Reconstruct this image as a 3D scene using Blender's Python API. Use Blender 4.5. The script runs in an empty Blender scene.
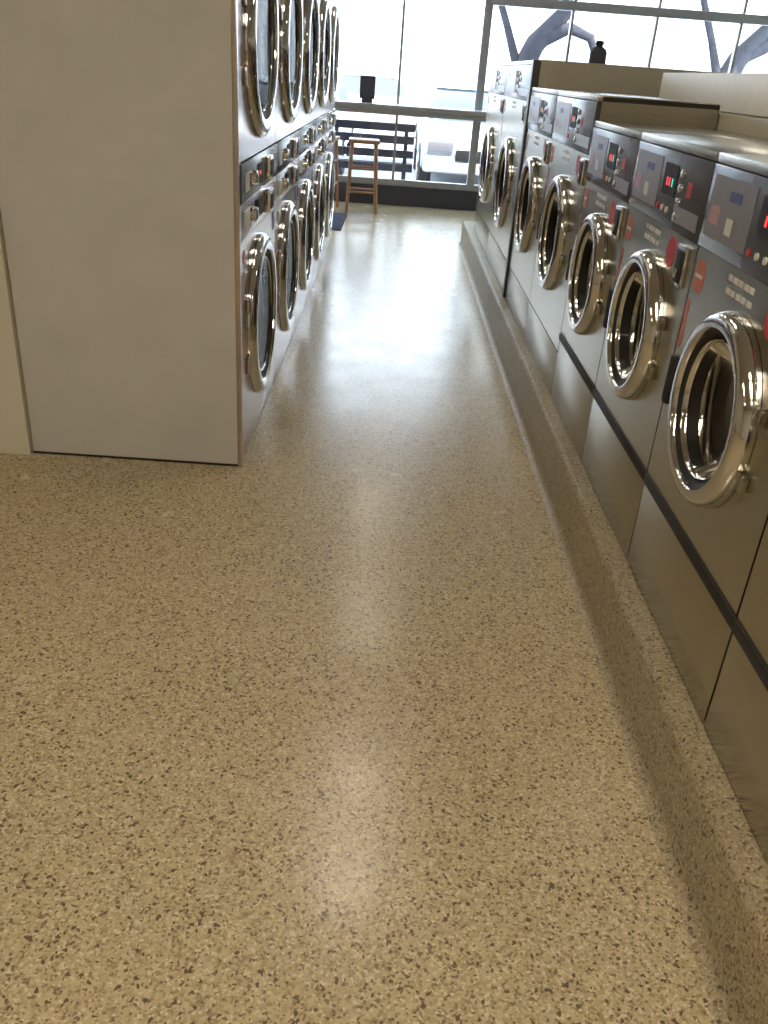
import bpy, bmesh, math, random
from mathutils import Vector, Matrix
random.seed(7)
S = bpy.context.scene
col = S.collection
try:
    S.view_settings.view_transform = 'Standard'
    S.view_settings.exposure = 0.0
except Exception:
    pass

# ------------------------------------------------------------------ materials
def new_mat(name):
    m = bpy.data.materials.new(name); m.use_nodes = True
    nt = m.node_tree
    return m, nt, nt.nodes['Principled BSDF']

def pmat(name, color, rough=0.5, metal=0.0, emit=None, estr=0.0, var=0.06, scale=30, bump=0.0, stretch=None):
    m, nt, b = new_mat(name)
    tc = nt.nodes.new('ShaderNodeTexCoord')
    mp = nt.nodes.new('ShaderNodeMapping')
    nz = nt.nodes.new('ShaderNodeTexNoise'); nz.inputs['Scale'].default_value = scale
    if stretch: mp.inputs['Scale'].default_value = stretch
    nt.links.new(tc.outputs['Object'], mp.inputs['Vector'])
    nt.links.new(mp.outputs['Vector'], nz.inputs['Vector'])
    r = nt.nodes.new('ShaderNodeValToRGB')
    r.color_ramp.elements[0].position = 0.3; r.color_ramp.elements[1].position = 0.7
    lo = [max(0, c*(1-var)) for c in color]; hi = [min(1, c*(1+var)) for c in color]
    r.color_ramp.elements[0].color = (*lo, 1); r.color_ramp.elements[1].color = (*hi, 1)
    nt.links.new(nz.outputs['Fac'], r.inputs['Fac'])
    nt.links.new(r.outputs['Color'], b.inputs['Base Color'])
    b.inputs['Roughness'].default_value = rough
    b.inputs['Metallic'].default_value = metal
    if emit:
        b.inputs['Emission Color'].default_value = (*emit, 1)
        b.inputs['Emission Strength'].default_value = estr
    if bump:
        bp = nt.nodes.new('ShaderNodeBump'); bp.inputs['Strength'].default_value = bump
        bp.inputs['Distance'].default_value = 0.002
        nt.links.new(nz.outputs['Fac'], bp.inputs['Height'])
        nt.links.new(bp.outputs['Normal'], b.inputs['Normal'])
    return m

def flake_mat(name, tint=1.0, rough=0.235, scale=205, rv=.10):
    m, nt, b = new_mat(name)
    tc = nt.nodes.new('ShaderNodeTexCoord')
    nz = nt.nodes.new('ShaderNodeTexNoise'); nz.inputs['Scale'].default_value = 90
    nz.inputs['Detail'].default_value = 2
    mixv = nt.nodes.new('ShaderNodeMix'); mixv.data_type = 'VECTOR'
    mixv.inputs['Factor'].default_value = 0.008
    nt.links.new(tc.outputs['Object'], nz.inputs['Vector'])
    nt.links.new(tc.outputs['Object'], mixv.inputs[4]); nt.links.new(nz.outputs['Color'], mixv.inputs[5])
    def chips(sc):
        v = nt.nodes.new('ShaderNodeTexVoronoi'); v.inputs['Scale'].default_value = sc
        nt.links.new(mixv.outputs[1], v.inputs['Vector'])
        sp = nt.nodes.new('ShaderNodeSeparateColor'); nt.links.new(v.outputs['Color'], sp.inputs['Color'])
        return v, sp
    v, sp = chips(scale)
    r = nt.nodes.new('ShaderNodeValToRGB'); cr = r.color_ramp; cr.interpolation = 'CONSTANT'
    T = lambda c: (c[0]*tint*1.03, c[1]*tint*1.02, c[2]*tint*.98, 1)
    cr.elements[0].position = 0; cr.elements[0].color = T((.22, .165, .11))
    cr.elements[1].position = .08; cr.elements[1].color = T((.33, .265, .165))
    for p, c in ((.22, (.42, .35, .225)), (.45, (.48, .405, .265)), (.7, (.52, .445, .30)), (.9, (.62, .56, .41))):
        e = cr.elements.new(p); e.color = T(c)
    nt.links.new(sp.outputs[0], r.inputs['Fac'])
    v2, sp2 = chips(scale*0.75)
    lt = nt.nodes.new('ShaderNodeMath'); lt.operation = 'LESS_THAN'; lt.inputs[1].default_value = 0.045
    nt.links.new(sp2.outputs[1], lt.inputs[0])
    mx = nt.nodes.new('ShaderNodeMix'); mx.data_type = 'RGBA'
    nt.links.new(lt.outputs[0], mx.inputs['Factor']); nt.links.new(r.outputs['Color'], mx.inputs[6])
    mx.inputs[7].default_value = T((.14, .105, .075))
    n2 = nt.nodes.new('ShaderNodeTexNoise'); n2.inputs['Scale'].default_value = 1.3; n2.inputs['Detail'].default_value = 4
    nt.links.new(tc.outputs['Object'], n2.inputs['Vector'])
    mr = nt.nodes.new('ShaderNodeMapRange'); mr.inputs[3].default_value = .92; mr.inputs[4].default_value = 1.08
    nt.links.new(n2.outputs['Fac'], mr.inputs[0])
    hs = nt.nodes.new('ShaderNodeHueSaturation'); nt.links.new(mr.outputs[0], hs.inputs['Value'])
    nt.links.new(mx.outputs[2], hs.inputs['Color']); nt.links.new(hs.outputs['Color'], b.inputs['Base Color'])
    mr2 = nt.nodes.new('ShaderNodeMapRange'); mr2.inputs[3].default_value = rough-rv; mr2.inputs[4].default_value = rough+rv
    n4 = nt.nodes.new('ShaderNodeTexNoise'); n4.inputs['Scale'].default_value = 5; n4.inputs['Detail'].default_value = 5
    nt.links.new(tc.outputs['Object'], n4.inputs['Vector'])
    nt.links.new(n4.outputs['Fac'], mr2.inputs[0]); nt.links.new(mr2.outputs[0], b.inputs['Roughness'])
    b.inputs['IOR'].default_value = 1.5
    n3 = nt.nodes.new('ShaderNodeTexNoise'); n3.inputs['Scale'].default_value = 22; n3.inputs['Detail'].default_value = 1
    nt.links.new(tc.outputs['Object'], n3.inputs['Vector'])
    bp = nt.nodes.new('ShaderNodeBump'); bp.inputs['Strength'].default_value = .10; bp.inputs['Distance'].default_value = .002
    nt.links.new(n3.outputs['Fac'], bp.inputs['Height']); nt.links.new(bp.outputs['Normal'], b.inputs['Normal'])
    return m

def glass_mat(name, tint=(1, 1, 1), gloss=0.08, fres=True):
    m = bpy.data.materials.new(name); m.use_nodes = True
    nt = m.node_tree; nt.nodes.clear()
    o = nt.nodes.new('ShaderNodeOutputMaterial'); mx = nt.nodes.new('ShaderNodeMixShader')
    t = nt.nodes.new('ShaderNodeBsdfTransparent'); g = nt.nodes.new('ShaderNodeBsdfGlossy')
    t.inputs['Color'].default_value = (*tint, 1); g.inputs['Roughness'].default_value = .03
    if fres:
        lw = nt.nodes.new('ShaderNodeLayerWeight'); lw.inputs['Blend'].default_value = gloss
        nt.links.new(lw.outputs['Fresnel'], mx.inputs[0])
    else:
        mx.inputs[0].default_value = gloss
    nt.links.new(t.outputs[0], mx.inputs[1]); nt.links.new(g.outputs[0], mx.inputs[2])
    nt.links.new(mx.outputs[0], o.inputs[0])
    return m

def drum_mat():
    m, nt, b = new_mat('perforated_drum_steel')
    tc = nt.nodes.new('ShaderNodeTexCoord')
    v = nt.nodes.new('ShaderNodeTexVoronoi'); v.inputs['Scale'].default_value = 38; v.inputs['Randomness'].default_value = 0.1
    nt.links.new(tc.outputs['Object'], v.inputs['Vector'])
    r = nt.nodes.new('ShaderNodeValToRGB'); r.color_ramp.interpolation = 'CONSTANT'
    r.color_ramp.elements[0].color = (.05, .05, .05, 1); r.color_ramp.elements[1].position = .16
    r.color_ramp.elements[1].color = (.74, .73, .70, 1)
    nt.links.new(v.outputs['Distance'], r.inputs['Fac']); nt.links.new(r.outputs['Color'], b.inputs['Base Color'])
    b.inputs['Metallic'].default_value = .5; b.inputs['Roughness'].default_value = .35
    return m

M = {}
M['floor'] = flake_mat('epoxy_flake_floor')
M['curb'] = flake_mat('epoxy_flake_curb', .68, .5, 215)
M['steel'] = pmat('brushed_stainless', (.45, .43, .36), .25, 1, var=.05, scale=6, stretch=(1, 1, 40), bump=.03)
M['steel_d'] = pmat('stainless_dryer', (.54, .47, .45), .22, 1, var=.05, scale=6, stretch=(1, 1, 40), bump=.03)
M['chrome'] = pmat('chrome', (.64, .63, .62), .08, 1, var=.02)
M['darkm'] = pmat('dark_cabinet_metal', (.045, .043, .04), .4, .6)
M['black'] = pmat('black_rubber', (.012, .011, .011), .6)
M['fascia'] = pmat('control_fascia', (.07, .068, .075), .18)
M['fascia_g'] = pmat('grey_fascia_print', (.26, .25, .27), .3, .3)
M['drum'] = drum_mat()
M['glass'] = glass_mat('tinted_door_glass', (.74, .74, .71), .15)
M['glass_d'] = glass_mat('dryer_door_glass', (.52, .45, .38), .14, False)
M['pane'] = glass_mat('window_glass', (.97, .99, 1), .05, False)
M['red'] = pmat('red_sticker', (.50, .04, .05), .4)
M['orange'] = pmat('orange_label', (.50, .16, .09), .4)
M['pink'] = pmat('pink_label', (.50, .30, .32), .4)
M['white'] = pmat('white_print', (.7, .7, .68), .4)
M['led_r'] = pmat('red_led', (.3, .01, .01), .4, emit=(1, .05, .06), estr=1.4)
M['led_g'] = pmat('green_led', (.01, .3, .2), .4, emit=(.1, 1, .7), estr=1.0)
M['blue'] = pmat('blue_label', (.05, .07, .25), .4)
M['panel'] = pmat('offwhite_laminate', (.60, .595, .58), .5, var=.035, scale=5, bump=.02, stretch=(1, 1, 1))
M['wall'] = pmat('painted_wall', (.66, .63, .53), .7, var=.03, scale=3)
M['beige'] = pmat('beige_bulkhead', (.40, .37, .29), .5, var=.04, scale=4)
M['cream'] = pmat('white_cover', (.80, .79, .75), .45, var=.03)
M['ceil'] = pmat('ceiling_tile', (.60, .57, .50), .9, var=.08, scale=60)
M['alu'] = pmat('window_frame_aluminium', (.40, .42, .46), .4, .4)
M['alud'] = pmat('dark_sill', (.06, .065, .09), .5)
M['wood'] = pmat('stool_wood', (.42, .23, .13), .4, var=.2, scale=12, stretch=(6, 6, 1))
M['counter'] = pmat('counter_laminate', (.42, .44, .48), .35, var=.04)
M['conc'] = pmat('pavement', (.40, .41, .43), .8, var=.1, scale=5)
M['asph'] = pmat('asphalt', (.34, .35, .38), .9, var=.12, scale=8)
M['car'] = pmat('car_paint_white', (.46, .50, .54), .2, var=.01)
M['car2'] = pmat('car_paint_silver', (.34, .39, .45), .2, .3, var=.01)
M['carr'] = pmat('car_paint_rose', (.42, .32, .32), .25, var=.01)
M['carglass'] = pmat('car_glass', (.10, .12, .14), .08)
M['shop'] = pmat('shopfront_glass', (.42, .45, .48), .2)
M['bark'] = pmat('bark', (.045, .045, .06), .9, var=.3, scale=15, bump=.4)
M['leaf'] = pmat('leaves', (.06, .11, .05), .7, var=.4, scale=6)
M['bench'] = pmat('bench_paint', (.05, .055, .085), .5, var=.1)
M['bldg'] = pmat('stucco', (.60, .62, .64), .9, var=.05, scale=2)
M['lamp'] = pmat('lamp_diffuser', (.9, .9, .85), .5, emit=(1, .90, .74), estr=30)
M['mat'] = pmat('entry_mat', (.03, .04, .09), .95, var=.3, scale=80)

# ------------------------------------------------------------------ mesh helpers
def mesh_from_bm(bm, name, mat, smooth=False):
    me = bpy.data.meshes.new(name)
    bmesh.ops.recalc_face_normals(bm, faces=bm.faces[:])
    bm.to_mesh(me); bm.free()
    me.materials.append(M[mat])
    if smooth:
        me.polygons.foreach_set('use_smooth', [True]*len(me.polygons))
        try: me.set_sharp_from_angle(angle=math.radians(40))
        except Exception: pass
    return me

def m_box(name, mat, x0, x1, y0, y1, z0, z1, bev=0.0, open_front=False):
    bm = bmesh.new()
    vs = [bm.verts.new((x, y, z)) for x in (x0, x1) for y in (y0, y1) for z in (z0, z1)]
    F = [(0, 1, 3, 2), (4, 6, 7, 5), (0, 4, 5, 1), (2, 3, 7, 6), (0, 2, 6, 4), (1, 5, 7, 3)]
    for i, f in enumerate(F):
        if open_front and i == 1: continue
        bm.faces.new([vs[k] for k in f])
    if bev:
        bmesh.ops.bevel(bm, geom=bm.edges[:], offset=bev, segments=2, affect='EDGES', profile=.6)
    return mesh_from_bm(bm, name, mat, bev > 0)

def m_lathe(name, mat, prof, cy=0, cz=0, cx=0, n=56, closed=False, axis='X'):
    bm = bmesh.new(); rings = []
    def P(r, x, a):
        if axis == 'X': return (cx+x, cy+r*math.cos(a), cz+r*math.sin(a))
        if axis == 'Z': return (cx+r*math.cos(a), cy+r*math.sin(a), cz+x)
    for r, x in prof:
        if r < 1e-5: rings.append([bm.verts.new(P(0, x, 0))])
        else: rings.append([bm.verts.new(P(r, x, 2*math.pi*i/n)) for i in range(n)])
    pairs = list(zip(rings[:-1], rings[1:]))
    if closed: pairs.append((rings[-1], rings[0]))
    for A, B in pairs:
        for i in range(n):
            j = (i+1) % n
            if len(A) == 1 and len(B) == 1: continue
            if len(A) == 1: bm.faces.new((A[0], B[i], B[j]))
            elif len(B) == 1: bm.faces.new((A[i], A[j], B[0]))
            else: bm.faces.new((A[i], A[j], B[j], B[i]))
    return mesh_from_bm(bm, name, mat, True)

def m_holeplate(name, mat, y0, y1, z0, z1, cy, cz, r, x=0.0, th=.012):
    angs = set(2*math.pi*i/60 for i in range(60))
    for yy in (y0, y1):
        for zz in (z0, z1):
            angs.add(math.atan2(zz-cz, yy-cy) % (2*math.pi))
    angs = sorted(angs)
    bm = bmesh.new(); I = []; O = []; Ob = []; Ib = []
    for a in angs:
        c, s = math.cos(a), math.sin(a)
        t = 1e9
        if c > 1e-9: t = min(t, (y1-cy)/c)
        if c < -1e-9: t = min(t, (y0-cy)/c)
        if s > 1e-9: t = min(t, (z1-cz)/s)
        if s < -1e-9: t = min(t, (z0-cz)/s)
        I.append(bm.verts.new((x, cy+r*c, cz+r*s))); O.append(bm.verts.new((x, cy+t*c, cz+t*s)))
        Ib.append(bm.verts.new((x-th, cy+r*c, cz+r*s))); Ob.append(bm.verts.new((x-th, cy+t*c, cz+t*s)))
    n = len(angs)
    for i in range(n):
        j = (i+1) % n
        bm.faces.new((I[i], O[i], O[j], I[j]))
        bm.faces.new((O[i], Ob[i], Ob[j], O[j]))
        bm.faces.new((I[i], I[j], Ib[j], Ib[i]))
    return mesh_from_bm(bm, name, mat)

def m_tube(name, mat, pts, rads, n=10):
    bm = bmesh.new(); rings = []
    pts = [Vector(p) for p in pts]
    if not isinstance(rads, (list, tuple)): rads = [rads]*len(pts)
    for k, p in enumerate(pts):
        d = (pts[min(k+1, len(pts)-1)]-pts[max(k-1, 0)]).normalized()
        u = d.cross(Vector((0, 0, 1)))
        if u.length < .05: u = d.cross(Vector((1, 0, 0)))
        u.normalize(); w = d.cross(u)
        rings.append([bm.verts.new(p+rads[k]*(u*math.cos(2*math.pi*i/n)+w*math.sin(2*math.pi*i/n))) for i in range(n)])
    for A, B in zip(rings[:-1], rings[1:]):
        for i in range(n):
            j = (i+1) % n; bm.faces.new((A[i], A[j], B[j], B[i]))
    bm.faces.new(rings[0]); bm.faces.new(rings[-1])
    return mesh_from_bm(bm, name, mat, True)

def m_poly_extrude(name, mat, prof, x0, x1, bev=0.0, taper=None):
    bm = bmesh.new()
    A = [bm.verts.new((x0 + (taper(p) if taper else 0), p[0], p[1])) for p in prof]
    B = [bm.verts.new((x1 - (taper(p) if taper else 0), p[0], p[1])) for p in prof]
    n = len(prof)
    bm.faces.new(A); bm.faces.new(B)
    for i in range(n):
        j = (i+1) % n; bm.faces.new((A[i], A[j], B[j], B[i]))
    if bev: bmesh.ops.bevel(bm, geom=bm.edges[:], offset=bev, segments=3, affect='EDGES')
    return mesh_from_bm(bm, name, mat, True)

def place(me, parent=None, loc=(0, 0, 0), rot=0, name=None):
    o = bpy.data.objects.new(name or me.name, me); col.objects.link(o)
    if parent: o.parent = parent
    o.location = loc; o.rotation_euler = (0, 0, rot)
    return o
def empty(name, loc=(0, 0, 0), rot=0):
    e = bpy.data.objects.new(name, None); col.objects.link(e)
    e.location = loc; e.rotation_euler = (0, 0, rot); e.empty_display_size = .1
    return e
def assembly(name, parts, loc=(0, 0, 0), rot=0):
    e = empty(name, loc, rot)
    for me in parts: place(me, e, name=me.name.split('|')[0])
    return e

# ------------------------------------------------------------------ washers
def door_parts(R, cz, glassmat, cx=0.0, flat=False, k=1.0):
    P = []
    P.append(m_lathe('door_ring', 'chrome', [(R*.80, .020*k), (R*.805, .034*k), (R*.825, .040*k), (R*.89, .042*k), (R*.94, .038*k),
              (R*.975, .028*k), (R*.995, .016*k), (R, .008*k), (R*1.0, .001), (R*.80, .001)], 0, cz, cx, closed=True))
    P.append(m_lathe('door_inner_bezel', 'black', [(R*.81, .030*k), (R*.76, .025*k), (R*.72, .014), (R*.70, -.02), (R*.79, -.02)], 0, cz, cx))
    P.append(m_lathe('door_trim_ring', 'chrome', [(R*.72, .022*k), (R*.71, .024*k), (R*.695, .020*k), (R*.685, .012), (R*.70, .008)], 0, cz, cx))
    if flat:
        P.append(m_lathe('door_glass', glassmat, [(R*.70, .016), (R*.5, .013), (R*.25, .011), (0, .01)], 0, cz, cx))
    else:
        P.append(m_lathe('door_glass', glassmat, [(R*.69, .014), (R*.62, -.012), (R*.54, -.034), (R*.4, -.050), (R*.2, -.058), (0, -.060)], 0, cz, cx))
    P.append(m_lathe('drum_lip', 'drum' if flat else 'chrome', [(R*.79, -.022), (R*.74, -.05), (R*.75, -.085), (R*.85, -.10)], 0, cz, cx))
    P.append(m_lathe('drum', 'drum', [(R*.85, -.10), (R*1.02, -.11), (R*1.05, -.14), (R*1.05, -.34), (R*.95, -.37), (R*.55, -.36), (R*.5, -.345), (R*.28, -.345), (R*.25, -.325), (0, -.32)], 0, cz, cx))
    return P

def washer_parts(w, H, R, cz, strip, D=.62):
    h = w/2; g = .004
    P = [m_box('cabinet', 'darkm', -D, -.013, -h+.001, h-.001, 0, H-.004, open_front=True)]
    P.append(m_box('top_lid', 'steel', -D, .004, -h+g, h-g, H-.022, H, .004))
    P.append(m_box('side_skin_near', 'steel', -D, -.012, h-.0035, h-.0005, .01, H-.02))
    zk = strip-.015 if strip else .20
    P.append(m_box('kick_panel', 'steel', -.012, 0, -h+g, h-g, .004, zk, .002))
    if strip:
        P.append(m_box('bumper_strip', 'black', -.012, .006, -h+.001, h-.001, strip-.014, strip+.014, .003))
        z0 = strip+.015
    else:
        z0 = zk+.005
    zc = H-.21
    P.append(m_holeplate('front_panel', 'steel', -h+g, h-g, z0, zc-.003, 0, cz, R*.9))
    P.append(m_box('control_panel', 'fascia', -.012, .006, -h+g, h-g, zc, H-.024, .003))
    P.append(m_box('control_print', 'fascia_g', .004, .0075, -h+.03, -.06, zc+.03, H-.045))
    P.append(m_box('control_print_pink', 'pink', .004, .0082, -h+.05, -h+.11, zc+.06, zc+.10))
    P.append(m_box('control_print_white', 'white', .004, .0082, -h+.16, -h+.20, zc+.05, zc+.085))
    P.append(m_box('control_print_blue', 'blue', .004, .0082, -h+.15, -h+.22, zc+.12, zc+.14))
    P.append(m_box('control_print_red', 'red', .004, .0082, .20, .235, zc+.09, zc+.125))
    P.append(m_box('control_print_lower', 'fascia_g', .004, .0075, .12, h-.03, zc+.02, zc+.06))
    P.append(m_box('display', 'black', .004, .0085, -.02, .10, zc+.075, H-.055))
    for i in range(2):
        P.append(m_box('display_digit', 'led_r', .008, .0095, .016+i*.022, .025+i*.022, zc+.099, zc+.120))
    P.append(m_box('display_light', 'led_g', .008, .0095, .066, .072, zc+.099, zc+.120))
    for i in range(4):
        P.append(m_lathe('button', 'chrome', [(.010, .004), (.010, .012), (.007, .014), (0, .014)], .15, zc+.035+.035*i, 0, n=16))
    for i in range(3):
        P.append(m_lathe('select_button', 'white' if i else 'red', [(.008, .004), (.008, .010), (0, .011)], -.03+.045*i, zc+.04, 0, n=16))
    yc = h-.085
    P.append(m_box('coin_slot_frame', 'chrome', 0, .010, yc-.038, yc+.038, zc-.12, zc-.02, .003))
    P.append(m_box('coin_slot', 'black', .008, .013, yc-.028, yc+.028, zc-.11, zc-.03, .002))
    P.append(m_box('coin_button', 'steel', .012, .018, yc-.009, yc+.009, zc-.10, zc-.075, .002))
    P.append(m_lathe('red_round_sticker', 'red', [(.040, 0), (.040, .0012), (0, .0012)], yc-.115, zc-.055, 0, n=28))
    P.append(m_box('orange_label', 'orange', 0, .0012, -h+.02, -h+.085, zc-.10, zc-.03))
    P.append(m_box('orange_label_text', 'white', .001, .0018, -h+.028, -h+.077, zc-.07, zc-.062))
    for i in range(2):
        for kk in range(5):
            P.append(m_box('instruction_print', 'white', 0, .001, -.12+kk*.032, -.098+kk*.032+.004*((kk+i) % 2), zc-.035-i*.028, zc-.022-i*.028))
    P.append(m_box('vertical_label', 'orange', 0, .0012, -h+.012, -h+.030, zc-.25, zc-.13))
    P += door_parts(R, cz, 'glass')
    P.append(m_box('latch_base', 'darkm', 0, .026, -R-.045, -R+.004, cz-.035, cz+.035, .006))
    P.append(m_box('door_handle', 'black', .018, .040, -R-.048, -R-.012, cz-.075, cz+.05, .010))
    for s in (-1, 1):
        P.append(m_box('hinge', 'steel', 0, .016, R-.006, R+.024, cz+s*.07-.018, cz+s*.07+.018, .005))
    return P

BZ = .215; XF = .76
small = washer_parts(.71, 1.115, .220, .605, .275, D=.46)
mid = washer_parts(.91, 1.20, .252, .62, .0, D=.46)
big = washer_parts(1.25, 1.335, .288, .605, .0, D=.80)
for i in range(5):
    assembly('front_load_washer', small, (XF, .74-.71+.355+.71*i, BZ), math.pi)
for i in range(2):
    assembly('front_load_washer', mid, (XF, 3.58+.455+.91*i, BZ), math.pi)
for i in range(2):
    assembly('front_load_washer', big, (XF, 5.50+.625+1.25*i, BZ), math.pi)
place(m_box('divider_panel', 'darkm', XF-.012, XF+.82, 5.42, 5.485, BZ, 1.552, .004))
place(m_box('divider_cap', 'beige', XF+.03, 2.9, 5.400, 5.419, 1.335, 1.555, .003))

# curb with coved base
prof = [(.668, 0.0), (.680, .004), (.690, .014), (.694, .035), (.697, .19), (.702, .205), (.713, .2145), (2.3, .2145), (2.3, 0)]
bm = bmesh.new()
A = [bm.verts.new((x, -1.2, z)) for x, z in prof]; B = [bm.verts.new((x, 8.5, z)) for x, z in prof]
bm.faces.new(A); bm.faces.new(B)
for i in range(len(prof)):
    j = (i+1) % len(prof); bm.faces.new((A[i], A[j], B[j], B[i]))
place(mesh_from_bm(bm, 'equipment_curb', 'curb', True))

bk = empty('service_bulkhead')
place(m_box('bulkhead_body', 'beige', 1.225, 1.80, -.6, 5.38, BZ, 1.385, .004), bk)
place(m_box('bulkhead_cover', 'cream', 1.30, 1.85, .6, 4.75, 1.387, 1.525, .006), bk)
bt = empty('detergent_bottle', (1.17, 5.75, 1.551))
place(m_lathe('bottle_body', 'alud', [(0, 0), (.045, 0), (.05, .01), (.05, .07), (.038, .09), (.02, .098), (.02, .11)], axis='Z', n=24), bt)
place(m_lathe('bottle_cap', 'black', [(.024, .108), (.024, .128), (0, .131)], axis='Z', n=20), bt)

# ------------------------------------------------------------------ dryers
DW = .97
def dryer_parts():
    h = DW/2; g = .005; D = .80; R = .335; P = []
    P.append(m_box('cabinet', 'darkm', -D, -.013, -h+.001, h-.001, 0, 2.06, open_front=True))
    P.append(m_box('toe_kick', 'steel_d', -.012, -.002, -h+g, h-g, .004, .07, .002))
    for cz, z0, z1 in ((.485, .075, .86), (1.515, 1.13, 1.95)):
        P.append(m_holeplate('front_panel', 'steel_d', -h+g, h-g, z0, z1, 0, cz, R*.9))
        P += door_parts(R, cz, 'glass_d', flat=True, k=.85)
        P.append(m_box('door_handle', 'darkm', .012, .034, R-.04, R-.005, cz-.05, cz+.05, .008))
        for s in (-1, 1):
            P.append(m_box('hinge', 'steel_d', 0, .012, -R-.03, -R+.012, cz+s*.12-.03, cz+s*.12+.03, .004))
    P.append(m_box('lower_control_panel', 'steel_d', -.012, .004, -h+g, h-g, .865, .99, .003))
    P.append(m_box('upper_control_panel', 'fascia', -.012, .010, -h+g, h-g, .995, 1.125, .003))
    P.append(m_box('top_trim', 'steel_d', -.012, .004, -h+g, h-g, 1.955, 2.055, .003))
    for zz, n in ((.93, 0), (1.06, 1)):
        P.append(m_box('coin_box', 'chrome', .004, .030, .10, .22, zz-.045, zz+.045, .006))
        P.append(m_box('coin_slot', 'black', .028, .034, .125, .195, zz-.03, zz+.03, .003))
        P.append(m_box('display', 'black', .004, .014, -.12, .03, zz-.03, zz+.035, .002))
        P.append(m_lathe('knob', 'chrome', [(.028, .004), (.026, .028), (.02, .032), (0, .032)], -.24, zz, 0, n=24))
        P.append(m_box('label', 'white', .004, .0115, -.40, -.31, zz-.035, zz+.03))
        P.append(m_box('label_pink', 'pink', .004, .0115, .26, .40, zz-.04, zz+.035))
    P.append(m_box('display_digit', 'led_r', .0135, .0145, -.08, -.05, 1.055, 1.068))
    for zc in (.83, 1.89):
        P.append(m_lathe('red_round_sticker', 'red', [(.025, 0), (.025, .0012), (0, .0012)], -.40, zc-.03, 0, n=24))
        P.append(m_box('side_label', 'blue', 0, .0012, .38, .45, zc-.06, zc+.02))
        P.append(m_box('instruction_label', 'pink', 0, .0012, -.46, -.40, zc-.20, zc-.08))
    return P
dp = dryer_parts()
XD = -.532; DY0 = 3.125
for i in range(5):
    assembly('stacked_tumble_dryer', dp, (XD, DY0+DW/2+DW*i, .0), 0)
ep = empty('dryer_row_end_panel')
place(m_box('laminate_panel', 'panel', -1.362, XD-.012, 3.095, 3.122, .008, 2.10, .002), ep)
place(m_box('corner_trim', 'steel_d', XD-.013, XD+.006, 3.090, 3.124, .0, 2.10, .003), ep)
place(m_box('base_gasket', 'black', -1.362, XD-.014, 3.093, 3.12, 0, .008), ep)
place(m_box('wall_partition', 'wall', -4.5, -1.368, 3.075, 3.20, 0, 2.8))
place(m_box('trim_dryer_soffit', 'wall', -1.36, XD-.02, 3.095, 3.125+DW*5, 2.101, 2.8))

# ------------------------------------------------------------------ room shell
YW = 10.8
place(m_box('floor', 'floor', -4.6, 4.6, -3.1, YW, -.1, 0))
place(m_box('ceiling', 'ceil', -4.6, 4.6, -3.1, YW+.1, 2.8, 2.9))
place(m_box('wall_left', 'wall', -4.7, -4.6, -3.1, YW+.1, 0, 2.8))
place(m_box('wall_right', 'wall', 4.6, 4.7, -3.1, YW+.1, 0, 2.8))
place(m_box('wall_back', 'wall', -4.6, 4.6, -3.2, -3.1, 0, 2.8))
gr = empty('trim_ceiling_grid')
for i in range(15):
    place(m_box('grid_bar', 'cream', -4.6+i*.61+.3, -4.6+i*.61+.325, -3.1, YW, 2.792, 2.8), gr)
for i in range(23):
    place(m_box('grid_cross', 'cream', -4.6, 4.6, -3.1+i*.61, -3.075+i*.61, 2.793, 2.8), gr)
fw = empty('wall_front')
place(m_box('sill_wall', 'alud', -4.6, 4.6, YW, YW+.12, 0, .22), fw)
place(m_box('header', 'cream', -4.6, 4.6, YW, YW+.12, 2.62, 2.8), fw)
wf = empty('window_1')
place(m_box('bottom_rail', 'alu', -4.6, 4.6, YW+.01, YW+.09, .22, .29, .004), wf)
place(m_box('transom_bar', 'alu', .93, 4.6, YW+.01, YW+.09, 2.15, 2.24, .004), wf)
place(m_box('mid_rail', 'alu', -4.6, 4.6, YW+.01, YW+.09, 1.05, 1.10, .004), wf)
for i in range(-4, 5):
    x = i*.93
    wd = .045 if i == 1 else .015
    place(m_box('mullion', 'alu', x-wd, x+wd, YW+.012, YW+.088, .29, 2.62, .004), wf)
place(m_box('window_pane', 'pane', -4.6, 4.6, YW+.05, YW+.054, .29, 2.62), wf)
ct = empty('window_counter')
place(m_box('counter_top', 'counter', -4.4, 4.4, 10.42, YW-.003, 1.055, 1.10, .006), ct)
place(m_box('counter_apron', 'counter', -4.4, 4.4, 10.46, 10.485, 1.00, 1.054, .003), ct)
for x in (-3.7, -1.4, 1.4, 3.7):
    place(m_box('counter_leg', 'alu', x-.02, x+.02, 10.47, 10.51, 0, 1.0), ct)
sg = empty('counter_sign', (-.35, 10.62, 1.101))
place(m_box('sign_plate', 'alud', -.085, .085, -.006, .006, .04, .27, .003), sg)
place(m_box('sign_foot', 'alud', -.06, .06, -.03, .03, 0, .04, .004), sg)
place(m_box('entry_mat', 'mat', -2.2, -.48, 8.75, 9.85, 0.0, .010, .003))

def stool(x, y, rot=0):
    P = []
    P.append(m_box('seat', 'wood', -.17, .17, -.17, .17, .715, .755, .012))
    for sx in (-1, 1):
        for sy in (-1, 1):
            P.append(m_tube('leg', 'wood', [(sx*.13, sy*.13, .72), (sx*.165, sy*.165, 0)], [.021, .017], 8))
    for z in (.22, .46):
        k = .13+.035*(1-z/.72)
        for s in (-1, 1):
            P.append(m_tube('rung', 'wood', [(-k, s*k, z), (k, s*k, z)], .012, 8))
            P.append(m_tube('rung', 'wood', [(s*k, -k, z+.05), (s*k, k, z+.05)], .012, 8))
    assembly('bar_stool', P, (x, y, 0), rot)
stool(-.34, 10.15, .05)
stool(-.80, 10.18, -.1)

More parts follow.
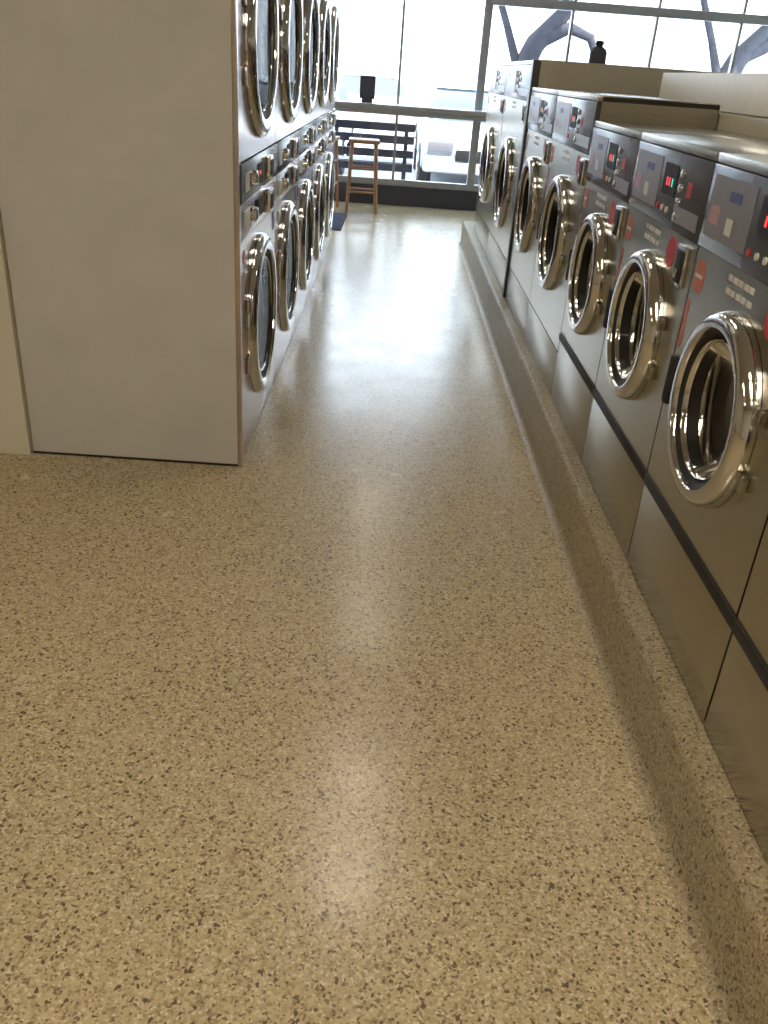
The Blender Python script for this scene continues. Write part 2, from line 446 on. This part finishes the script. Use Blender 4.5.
# ------------------------------------------------------------------ ceiling lamps
for x, y in ((0, 8.0), (0, 6.1), (0, 4.2), (0, 3.45), (0, .6), (0, -1.6), (-2.8, .8), (-2.8, -1.5), (2.9, 1), (2.9, 4.2), (2.9, 7.5), (-2.8, 5.5), (-2.8, 8.5)):  # side rows off the aisle are unseen, added for general light
    e = empty('ceiling_light', (x, y, 2.79))
    place(m_box('lamp_frame', 'cream', -.15, .15, -.15, .15, -.018, 0, .004), e)
    place(m_box('lamp_diffuser', 'lamp', -.125, .125, -.125, .125, -.026, -.016, .003), e)
def area(loc, sx, sy, power, color, rot=(0, 0, 0)):
    l = bpy.data.lights.new('foreground_fill', 'AREA'); l.shape = 'RECTANGLE'; l.size = sx; l.size_y = sy
    l.energy = power; l.color = color
    o = bpy.data.objects.new('foreground_fill_light', l); col.objects.link(o); o.location = loc; o.rotation_euler = rot
    return o
for x, y, p in ((0, -.3, 40), (-2.6, .4, 17)):  # unseen fill lights added to brighten and warm the foreground
    area((x, y, 2.74), .3, 1.2, p, (1, .84, .63))

# ------------------------------------------------------------------ outside
place(m_box('sidewalk', 'conc', -14, 14, YW+.13, 12.6, -.12, -.02))
place(m_box('parking_lot_ground', 'asph', -40, 40, 12.6, 60, -.2, -.12))
bn = []
for k, z in enumerate((.40, .56, .72, .86)):
    bn.append(m_box('back_slat', 'bench', -.95, .95, .20+.03*k, .23+.03*k, z-.05, z+.04, .006))
for k in range(4):
    bn.append(m_box('seat_slat', 'bench', -.95, .95, -.24+k*.11, -.15+k*.11, .42, .45, .006))
for s in (-.85, 0, .85):
    bn.append(m_box('bench_leg', 'bench', s-.025, s+.025, -.225, -.175, 0, .42, .004))
    bn.append(m_box('bench_back_leg', 'bench', s-.025, s+.025, .17, .20, 0, .86, .004))
    bn.append(m_box('bench_side_rail', 'bench', s-.025, s+.025, -.22, .2, .38, .42, .004))
assembly('bench', bn, (-.72, 11.5, -.018), math.pi)

def car(x, y, rot, mat):
    P = []
    body = [(-2.2, .32), (-2.25, .55), (-2.15, .74), (-1.3, .92), (-.9, .98), (1.6, 1.0), (2.15, .92), (2.22, .6), (2.15, .32)]
    P.append(m_poly_extrude('body', mat, body, -.87, .87, .06))
    cab = [(-1.15, .93), (-.45, 1.38), (.1, 1.46), (.9, 1.43), (1.75, .97)]
    P.append(m_poly_extrude('greenhouse', 'carglass', cab, -.80, .80, .03, taper=lambda p: (p[1]-.93)*.32))
    roof = [(-.5, 1.37), (.1, 1.475), (.9, 1.445), (1.05, 1.36)]
    P.append(m_poly_extrude('roof', mat, roof, -.68, .68, .02))
    for sx in (-1, 1):
        for yy in (-1.4, 1.4):
            P.append(m_lathe('wheel', 'black', [(0, -.1), (.3, -.1), (.33, -.07), (.33, .07), (.3, .1), (0, .1)], yy, .33, sx*.80, n=28))
            P.append(m_lathe('hubcap', 'chrome', [(.2, .0), (.18, .115*1), (0, .12)] if sx > 0 else [(.2, 0), (.18, -.115), (0, -.12)], yy, .33, sx*.80, n=20))
        P.append(m_box('headlight', 'fascia_g', sx*.62-.18, sx*.62+.18, -2.26, -2.1, .60, .74, .03))
        P.append(m_box('mirror', mat, sx*.95-.09, sx*.95+.09, -.85, -.70, .95, 1.07, .03))
    P.append(m_box('grille', 'black', -.4, .4, -2.27, -2.15, .50, .64, .01))
    P.append(m_box('bumper', mat, -.85, .85, -2.31, -2.1, .34, .48, .04))
    assembly('parked_car', P, (x, y, -.12), rot)
car(1.25, 15.0, 0, 'car')
car(-1.7, 16.2, 0, 'car')
car(-.6, 24, math.pi/2, 'carr')
car(4.6, 15.6, 0, 'car2')
car(7.5, 24, math.pi/2, 'car')

def tree(x, y, lean, seed):
    rnd = random.Random(seed); P = []
    P.append(m_tube('trunk', 'bark', [(0, 0, 0), (.02*lean, 0, 1.0), (.10*lean, 0, 1.6), (.26*lean, 0, 2.0), (.62*lean, .1, 2.4), (1.0*lean, .1, 3.6)], [.2, .17, .16, .14, .11, .07], 12))
    P.append(m_tube('branch', 'bark', [(.1*lean, 0, 1.6), (-.15*lean, 0, 2.2), (-.5*lean, .1, 3.0), (-.8*lean, .1, 3.8)], [.07, .05, .045, .03], 10))
    P.append(m_tube('branch', 'bark', [(.3*lean, 0, 2.03), (.7*lean, 0, 2.22), (1.0*lean, 0, 2.12), (1.15*lean, 0, 1.8)], [.10, .08, .06, .03], 10))
    for k in range(9):
        bm = bmesh.new(); bmesh.ops.create_icosphere(bm, subdivisions=3, radius=rnd.uniform(.5, .9))
        c = Vector((rnd.uniform(-1.4, 1.4), rnd.uniform(-1, 1), rnd.uniform(3.7, 4.9)))
        for v in bm.verts: v.co = v.co*(1+rnd.uniform(-.18, .18))+c
        P.append(mesh_from_bm(bm, 'foliage', 'leaf', False))
    assembly('street_tree', P, (x, y, -.12), 0)
tree(1.55, 13.2, 1, 1)
tree(4.4, 13.4, 1, 5)
bl = empty('building_across_street')
place(m_box('facade', 'bldg', -30, 30, 40, 46, -.12, 4.5), bl)
for i in range(12):
    place(m_box('shopfront', 'shop', -28+i*4.8, -25+i*4.8, 39.94, 40, .3, 2.6), bl)

# ------------------------------------------------------------------ light: sky and sun
w = bpy.data.worlds.new('World'); S.world = w; w.use_nodes = True
nt = w.node_tree; bg = nt.nodes['Background']
bg.inputs['Color'].default_value = (.78, .89, 1.0, 1); bg.inputs['Strength'].default_value = 8.2
sun = bpy.data.lights.new('sun', 'SUN'); sun.energy = 13; sun.angle = .01; sun.color = (1, .96, .9)
so = bpy.data.objects.new('sun', sun); col.objects.link(so)
so.rotation_euler = (math.radians(30), math.radians(12), 0)

# ------------------------------------------------------------------ camera
cd = bpy.data.cameras.new('camera'); cam = bpy.data.objects.new('camera', cd); col.objects.link(cam)
cd.sensor_fit = 'VERTICAL'; cd.sensor_height = 24; cd.lens = 24*848/1024; cd.clip_start = .02; cd.clip_end = 300
X = Vector((.9977, .0167, .0654)).normalized(); Z = Vector((-.0154, -.8866, .4621)); Z = (Z-X*Z.dot(X)).normalized(); Y = Z.cross(X)
m = Matrix((X, Y, Z)).transposed().to_4x4(); m.translation = Vector((0, 0, 1.45))
cam.matrix_world = m
S.camera = cam
